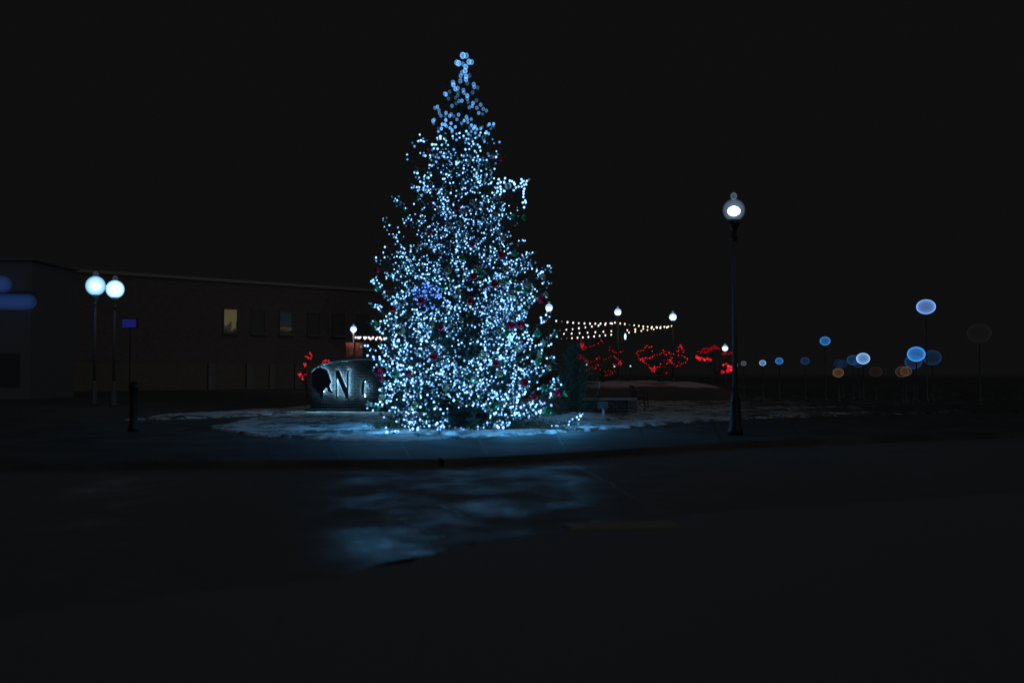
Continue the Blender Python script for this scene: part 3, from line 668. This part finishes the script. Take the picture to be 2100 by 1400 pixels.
red_tree([z4(l) for l in [[(150,110),(165,180),(135,230),(190,270),(235,215),(290,215),(350,190),(430,115),(490,175)],[(560,205),(560,250),(640,300),(700,305),(765,270)],
    [(85,410),(150,360),(210,400),(270,440),(330,420),(400,360),(450,410),(540,370),(610,345),(690,410),(730,450),(690,475),(590,465)],
    [(195,565),(240,545),(300,520),(375,515),(430,545),(500,570),(560,560),(600,590),(650,550)],[(490,635),(560,620),(600,590)],[(300,500),(370,470),(480,475)]]],
    47, (1236, 772, 1.0), (.85, .11, 1, .02), ('bare tree with thin red-lit branches nearest the Christmas tree', 'fine red string lights on the tree nearest the dark evergreen'), blobs=[(1194, 708, 3.2, 26), (1201, 736, 4, 8), (1271, 744, 2.2, 10), (1188, 733, 3, 6)])
red_tree([z4(l) for l in [[(940,290),(1040,270),(1100,200),(1160,225),(1180,290)],[(940,290),(980,370),(1050,420),(1110,480),(1180,540),(1240,520),(1300,470)],
    [(1000,380),(1150,375),(1220,330),(1300,310),(1400,330)]]]+[z4(l) for l in [[(1330,265),(1400,300),(1460,320),(1530,280),(1590,220)],[(1540,290),(1570,340),(1640,370),(1690,400),(1650,450),(1580,455),(1540,440)],
    [(1330,520),(1400,440),(1440,380),(1440,430),(1490,490),(1570,490)],[(1320,590),(1400,585)],[(1170,570),(1220,560),(1160,520)],[(1340,410),(1400,400),(1440,375)]]],
    48, (1352, 774, 1.0), (1.2, .095, 1, .02), ('bare tree with looping red-lit branches in the middle of the three', 'looping red string lights on the middle red-lit tree'), blobs=[(1340, 756, 3, 16), (1396, 712, 3, 12), (1316, 736, 3, 8), (1376, 737, 3, 8)])
red_tree([q2(l) for l in [[(1270,655),(1300,680),(1350,680),(1400,695)],[(1460,795),(1500,785),(1570,760)],[(1490,720),(1530,740),(1570,755)],[(1290,630),(1400,590),(1460,600)],[(1490,650),(1540,640),(1585,625)],[(1300,640),(1380,610),(1420,580)]]],
    50, (1470, 776, 1.0), (2.9, .10, 1, .03), ('bare tree with blurred red lights left of the nearest lamp post', 'blurred red string lights left of the nearest lamp post'), dim=(3, 4, 5))
z8 = lambda L: [(420+x/5.384, 600+y/5.384) for x, y in L]
red_tree([z8(l) for l in [[(1155,655),(1180,690),(1165,730),(1115,710)],[(1105,785),(1110,815)],[(1040,890),(1060,910),(1135,900)],[(1085,940),(1085,955)]]],
    52, (630, 795, .12), (1.4, .07, 1, .02), ('bare tree with red-lit twigs left of the stone sign', 'short clusters of red string lights left of the stone sign'), blobs=[(625.5, 749, 1.6, 10), (615, 768, 2, 12), (622, 776, 1.5, 5)])
red_tree([z8(l) for l in [[(1300,775),(1320,755),(1340,745),(1370,752),(1385,770)]]],
    44, (670, 790, .12), (1.1, .06, 2, .015), ('bare tree peeking over the left end of the stone sign', 'small arc of red string lights over the left end of the stone sign'))

# ------------------------------------------------------------------ stone sign wall with halo-lit letters
SY = 33.0; sg0 = at(637, 846, SY); sg1 = at(905, 846, SY)
sign = thing('stone_sign', (sg0.x, SY, .12), 'long stone town sign wall with halo-lit letters, half hidden by the tree', 'stone sign')
z740 = at(740, 738, SY).z-.12
W_ = sg1.x-sg0.x; bb = MB(); n = 24
topz = lambda x: float(np.interp(x, [0, .25, .6, 1.6, 2.6, W_], [z740-.42, z740-.22, z740-.10, z740, z740-.02, z740-.25]))
vs = []
for i in range(n+1):
    x = W_*i/n; vs += [(x, 0, -.1), (x, 0, topz(x)), (x, .5, topz(x)), (x, .5, -.1)]
fs = []
for i in range(n):
    a = i*4; c2 = a+4; fs += [(a, c2, c2+1, a+1), (a+1, c2+1, c2+2, a+2), (a+2, c2+2, c2+3, a+3)]
fs += [(0, 1, 2, 3), (n*4+3, n*4+2, n*4+1, n*4)]
bb.add(vs, fs); bb.build('wall', M_stone, sign)
bb = MB()
for i in range(n):
    x0, x1 = W_*i/n+.004, W_*(i+1)/n-.004; z0, z1 = topz(W_*i/n), topz(W_*(i+1)/n)
    bb.add([(x0, -.05, z0), (x1, -.05, z1), (x1, .55, z1), (x0, .55, z0), (x0, -.05, z0+.05), (x1, -.05, z1+.05), (x1, .55, z1+.05), (x0, .55, z0+.05)],
           [(0, 3, 2, 1), (4, 5, 6, 7), (0, 1, 5, 4), (1, 2, 6, 5), (2, 3, 7, 6), (3, 0, 4, 7)])
bb.build('coping', M_coping, sign)
bb = MB(); bb.box((W_/2, .2, .0), (W_+.3, 1.0, .24)); bb.build('plinth', M_stone, sign)
def sp(x, y):      # crop coordinates of the sign -> local wall plane
    p = at(620+x/7.78, 720+y/7.78, SY-.1); return p.x-sg0.x, p.z-.12
M_halo = emis('halo_led', (.30, .70, 1.0), 240.0)
def letter(name, polys, halo):
    F = lambda a, b_, y: (a, y-.02, b_)
    bb = MB()
    for pl in polys: bb.prism([sp(*q) for q in pl], -.15, -.11, F)
    o = bb.build(name, M_letter, sign)
    bb = MB()
    for seg in halo:
        bb.tube([(sp(*q)[0], -.045, sp(*q)[1]) for q in seg], .008, 5)
    bb.build('halo_light', M_halo, o)
def ring(cx, cy, rx, ry, a0, a1, t0, t1, n=22):
    outer = []; inner = []
    for i in range(n+1):
        a = math.radians(a0+(a1-a0)*i/n); th = t0+(t1-t0)*(.5-.5*math.cos(2*math.pi*i/n))
        outer.append((cx+rx*math.cos(a), cy-ry*math.sin(a))); inner.append((cx+(rx-th)*math.cos(a), cy-(ry-th*.6)*math.sin(a)))
    return outer, inner
letter('letter_n', [[(515, 300), (590, 300), (590, 318), (562, 322), (562, 735), (585, 742), (585, 755), (515, 755), (515, 742), (538, 735), (538, 322), (515, 318)],
                    [(562, 312), (590, 302), (735, 640), (735, 755), (705, 755), (562, 420)],
                    [(690, 300), (790, 300), (790, 316), (745, 324), (738, 640), (738, 755), (712, 690), (716, 324), (690, 316)]],
       [[(550, 340), (550, 720)], [(590, 335), (722, 650)], [(575, 450), (700, 735)], [(727, 340), (727, 700)], [(540, 310), (575, 310)], [(705, 308), (775, 308)]])
o1, i1 = ring(1020, 600, 76, 150, 5, 322, 14, 46)
quads = [[o1[i], o1[i+1], i1[i+1], i1[i]] for i in range(len(o1)-1)]
letter('letter_e', quads+[[(962, 556), (1090, 556), (1090, 570), (962, 570)]], [[(1020+54*math.cos(math.radians(a)), 600-130*math.sin(math.radians(a))) for a in range(112, 248, 15)], [(972, 563), (1075, 563)]])
em = [(200, 300), (240, 275), (290, 262), (340, 268), (385, 290), (415, 330), (432, 380), (445, 440), (478, 492), (445, 520), (440, 560), (458, 610), (490, 658), (450, 668), (420, 640), (400, 582), (368, 600), (345, 640), (338, 735), (300, 745), (285, 690), (235, 640), (190, 590), (160, 520), (152, 430), (168, 350)]
letter('emblem', [em], [[(300, 275), (370, 295), (405, 350), (422, 400), (432, 445), (455, 490), (430, 520), (428, 560), (446, 615), (460, 650)], [(395, 560), (350, 600), (325, 670)], [(330, 330), (335, 335)]])
# little ground spots lighting the plinth are not visible; nothing more here

# ------------------------------------------------------------------ dark evergreen right of the tree
def shrub(px, py, Y, H, R, label, name='evergreen_shrub'):
    g = gnd(px, py) if Y is None else at(px, py, Y); g.z = .12
    t = thing(name, g, label, 'evergreen')
    V = []; F = []; W = MB(); zz = .1
    while zz < H:
        f = zz/H; rr = R*(1-f)**.75*(.8+.3*random.random())
        for k in range(8):
            az = random.uniform(0, 6.28); branch(g.z+zz, az, max(rr*random.uniform(.7, 1.1), .1), .45, .9, V, F, W, g.x, g.y, .75)
        zz += .10
    tr = MB(); tr.tube([(g.x, g.y, g.z-.05), (g.x, g.y, g.z+H*.95)], [.07, .01], 8); child(tr, 'trunk', M_bark, t)
    child(W, 'branches', M_bark, t); npmesh('crown', V, F, M_needle2, t)
shrub(1178, 845, 27.5, 2.05, .95, 'dark unlit evergreen just right of the Christmas tree')

# ------------------------------------------------------------------ low stone wall, bench, sign, stake
WY = 31.5; a = at(1196, 846, WY); c = at(1304, 846, WY)
t = thing('low_wall', (a.x, WY, .12), 'low dark stone seat wall right of the dark evergreen', 'low wall')
L_ = c.x-a.x; hz = at(1250, 820, WY).z-.12
bb = MB(); bb.box((L_/2, .35, hz/2-.05), (L_, .7, hz+.1)); bb.build('masonry', M_stone if False else texmat('seat_wall_stone', brick((.13, .13, .12), (.08, .08, .08), (.03, .03, .03), 2.2)), t)
bb = MB(); bb.box((L_/2, .35, hz+.03), (L_+.08, .78, .06)); bb.build('coping', M_coping, t)
bb = MB(); bb.box((L_-.12, .35, hz/2-.03), (.28, .84, hz+.05)); bb.build('end_pier', M_base, t)
BY = 34.5; p = at(1313, 834, BY)
t = thing('park_bench', (p.x, BY, .13), 'black metal bench at the end of the low stone wall', 'bench', rz=math.radians(78))
for sx_ in (-.7, .7):
    bb = MB(); bb.tube([(sx_, -.22, 0), (sx_, -.2, .42)], .02, 6); bb.tube([(sx_, .22, 0), (sx_, .2, .42), (sx_, .3, .88)], .02, 6)
    bb.tube([(sx_, -.22, .42), (sx_, .22, .42)], .02, 6); bb.tube([(sx_, -.2, .62), (sx_, 0, .66), (sx_, .26, .66)], .018, 6); bb.tube([(sx_, -.2, .42), (sx_, -.2, .62)], .016, 6)
    bb.tube([(sx_, -.2, .06), (sx_, 0, .3), (sx_, .2, .06)], .014, 6); bb.build('end_frame', M_black, t)
bb = MB()
for k in range(5): bb.box((0, -.18+k*.09, .445), (1.5, .07, .025))
bb.build('seat', M_wood, t); bb = MB()
for k in range(4): bb.box((0, .235+k*.022, .53+k*.1), (1.5, .022, .075))
bb.build('backrest', M_wood, t)
p = gnd(1237, 861, .15)
t = thing('garden_sign', p, 'small square plaque on a short white post in the snow', 'small sign')
s_ = p.y/FPX
bb = MB(); bb.box((0, 0, 12*s_), (5*s_, .05, 26*s_)); bb.build('post', M_white, t)
bb = MB(); bb.box((-1*s_, -.03, 30.5*s_), (20*s_, .03, 13*s_)); bb.build('plaque', M_grey, t)
bb = MB(); w, h, q = 20*s_, 13*s_, 1.6*s_
for cx_, cz_, dx_, dz_ in ((0, h/2, w, q), (-w/2, 0, q, h-q), (w/2, 0, q, h-q), (0, -h/2, w, q)): bb.box((cx_-1*s_, -.05, cz_+30.5*s_), (dx_, .03, dz_))
bb.build('frame', M_trim, t)
p = at(1227, 846, 31.0)
t = thing('marker_stake', (p.x, 31.0, .13), 'thin leaning marker stake with pale tip behind the small white-post plaque', 'stake')
bb = MB(); bb.tube([(0, 0, 0), (.02, 0, .82)], .012, 6); bb.build('rod', M_black, t)
bb = MB(); bb.tube([(.02, 0, .82), (.045, 0, 1.0)], .02, 6); bb.build('tip', M_white, t)

# ------------------------------------------------------------------ brick building behind
A0 = Vector((-24.6, 77.4, 0)); D0 = Vector((12.8, 11.6, 0)).normalized(); NRM = Vector((D0.y, -D0.x, 0))
def wallhit(px, py):
    d = ray(px, py); o = Vector((0, 0, CAMZ)); k = (A0-o).dot(NRM)/d.dot(NRM); p = o+d*k
    return (p-A0).dot(D0), p.z
ang = math.atan2(D0.y, D0.x)
bld = thing('brick_building', (A0.x, A0.y, .12), 'long dark two-storey brick building behind the stone sign', 'building', rz=ang)
t0, t1 = -13.0, 22.0; H = wallhit(600, 587)[1]-.12
bb = MB(); bb.box(((t0+t1)/2, 6, H/2-.2), (t1-t0, 12, H+.4)); bb.build('wall', M_brick, bld)
bb = MB(); bb.box(((t0+t1)/2, 6, H+.06), (t1-t0+.3, 12.3, .13)); rf = bb.build('roof', M_roof, bld)
bb = MB(); bb.box(((t0+t1)/2, -.10, H+.10), (t1-t0+.3, .14, .22)); bb.build('parapet_cap', mat('pale_cap', (.32, .31, .30), .7), rf)
zb = wallhit(540, 745)[1]-.12
bb = MB(); bb.box(((t0+t1)/2, -.08, zb/2-.1), (t1-t0, .14, zb+.2)); bb.build('stone_base', M_base, bld)
for px in (430, 508, 555, 607, 660, 712):
    tt = wallhit(px, 760)[0]; bb = MB(); bb.box((tt, -.24, zb/2), (.5, .18, zb)); bb.build('pilaster', M_trim, bld)
M_stucco = mat('shop_stucco', (.17, .17, .175), .9, noise=(.14,.14,.14), scale=2)
def litwin(kind):
    def f(t, b, nn, L):
        c2 = nn('ShaderNodeTexCoord'); s = nn('ShaderNodeSeparateXYZ'); L(c2.outputs['Generated'], s.inputs[0])
        n = nn('ShaderNodeTexNoise'); n.inputs['Scale'].default_value = 2.6; n.inputs['Detail'].default_value = 4; L(c2.outputs['Generated'], n.inputs['Vector'])
        ad = nn('ShaderNodeMath', operation='MULTIPLY_ADD'); L(n.outputs[0], ad.inputs[0]); ad.inputs[1].default_value = 1.3 if kind else .2; L(s.outputs['Z'], ad.inputs[2])
        if kind: st = [(.62, (.006, .006, .008)), (.80, (.07, .055, .055)), (.95, (.03, .028, .02)), (1.0, (.28, .23, .10))]
        else: st = [(.18, (.012, .02, .012)), (.30, (.05, .06, .04)), (.36, (.16, .09, .04)), (.41, (.022, .034, .042)), (1.0, (.018, .026, .03))]
        L(ramp(t, L, ad.outputs[0], st), b.inputs['Emission Color']); b.inputs['Emission Strength'].default_value = .24 if kind else .30
        b.inputs['Base Color'].default_value = (.01, .01, .01, 1); b.inputs['Roughness'].default_value = .3
    return texmat('lit_window_room', f)
Mw = {472: litwin(1), 586: litwin(0)}
wz0, wz1 = wallhit(586, 685)[1]-.12, wallhit(586, 639)[1]-.12
for px in (472, 529, 586, 643, 694, 745, 796, 840):
    tc_ = wallhit(px, 660)[0]; hw = 1.1/2
    if tc_ < t0+1 or tc_ > t1-1: continue
    bb = MB(); zc = (wz0+wz1)/2; hh = wz1-wz0
    for cx_, cz_, dx_, dz_ in ((0, hh/2, 1.26, .08), (-.59, 0, .08, hh-.08), (.59, 0, .08, hh-.08), (0, -hh/2+.0, 1.26, .08), (0, .1, 1.08, .05)):
        if px in Mw and dz_ == .05: continue
        bb.box((tc_+cx_, -.05, zc+cz_), (dx_, .09, dz_))
    w = bb.build('window', mat('window_frame', (.12, .12, .125), .6), bld)
    if px in Mw: w['label'] = 'lit window with pale yellow light' if px == 472 else 'dimly lit window with a grey blind'
    bb = MB(); ob = Vector((tc_, -.02, zc)); bb.box((0, 0, 0), (1.12, .03, hh-.06)); pn = bb.build('pane', Mw.get(px, M_darkglass), w); pn.location = ob
    bb = MB(); bb.box((tc_, -.13, wz0-.09), (1.4, .24, .1)); bb.build('sill', M_trim, w)
# corner shop with blue sign at the far left
c = at(-190, 800, 50); c2 = at(62, 800, 50)
t = thing('corner_shop', (c.x, 50, .12), 'dark flat-roofed shop building at the far left edge', 'building')
Lw = c2.x-c.x; Hs = at(50, 535, 50).z-.12
bb = MB(); bb.box((Lw/2, 2.5, Hs/2-.1), (Lw, 5, Hs+.2)); bb.build('wall', M_stucco, t)
bb = MB(); bb.box((Lw/2, 2.5, Hs+.08), (Lw+.3, 5.3, .12)); bb.build('roof', M_stucco, t)
for k in range(3):
    bb = MB(); xx = 1.1+k*1.9; bb.box((xx, -.04, 1.5), (1.5, .06, 1.7)); w = bb.build('window', M_grey, t)
    bb = MB(); bb.box((xx, -.08, 1.5), (1.36, .03, 1.54)); bb.build('pane', M_darkglass, w)
def capsule(p0, p1, r, m, name, par):
    bb = MB(); n = 8; v = (p1-p0).normalized(); pts = []; rs = []
    for i in range(n+1): a_ = math.pi/2*i/n; pts.append(p0-v*r*math.cos(a_)); rs.append(max(r*math.sin(a_), .01))
    for i in range(n+1): a_ = math.pi/2*(1-i/n); pts.append(p1+v*r*math.cos(a_)); rs.append(max(r*math.sin(a_), .01))
    bb.tube(pts, rs, 24); return child(bb, name, m, par, True)
bs = thing('blue_sign', at(30, 600, 49), 'dim blue glowing rounded sign on the shop at the far left edge', 'lit sign')
mblue = glow('blue_neon_tube', (.06, .24, 1.0), .10)
capsule(at(-40, 618, 49), at(58, 619, 49), .40, mblue, 'lower_tube', bs); capsule(at(-30, 580, 49.2), at(5, 583, 49.2), .44, mblue, 'upper_tube', bs)
bb = MB(); bb.box(at(20, 600, 49.72), (2.6, .1, .12)); child(bb, 'bracket', M_black, bs)
sb = thing('blue_window_sign', at(267, 662, 60), 'small deep blue lit sign on a dark post right of the lamp pair', 'lit sign')
bb = MB(); bb.box(at(265, 663, 60), (.78, .08, .50)); child(bb, 'panel', emis('deep_blue_panel', (.008, .01, .10), 1.0), sb)
bb = MB(); bb.box(at(268, 663, 60.08), (.95, .08, .62)); child(bb, 'frame', M_black, sb)
q = at(267, 672, 60.2); bb = MB(); bb.tube([(q.x, q.y, .12), (q.x, q.y, q.z)], .05, 8); child(bb, 'post', M_black, sb)
# dark bollard-like cabinet at the left pavement
q = gnd(274, 884)
t = thing('utility_post', q, 'dark stubby post on the left pavement below the lamp pair', 'post')
bb = MB(); bb.lathe([(.13, 0), (.13, .08), (.09, .14), (.085, .95)], 14); bb.build('shaft', M_letter, t, True)
bb = MB(); bb.lathe([(.11, .95), (.11, 1.02), (.06, 1.1), (.01, 1.12)], 14); bb.build('cap', M_letter, t, True)
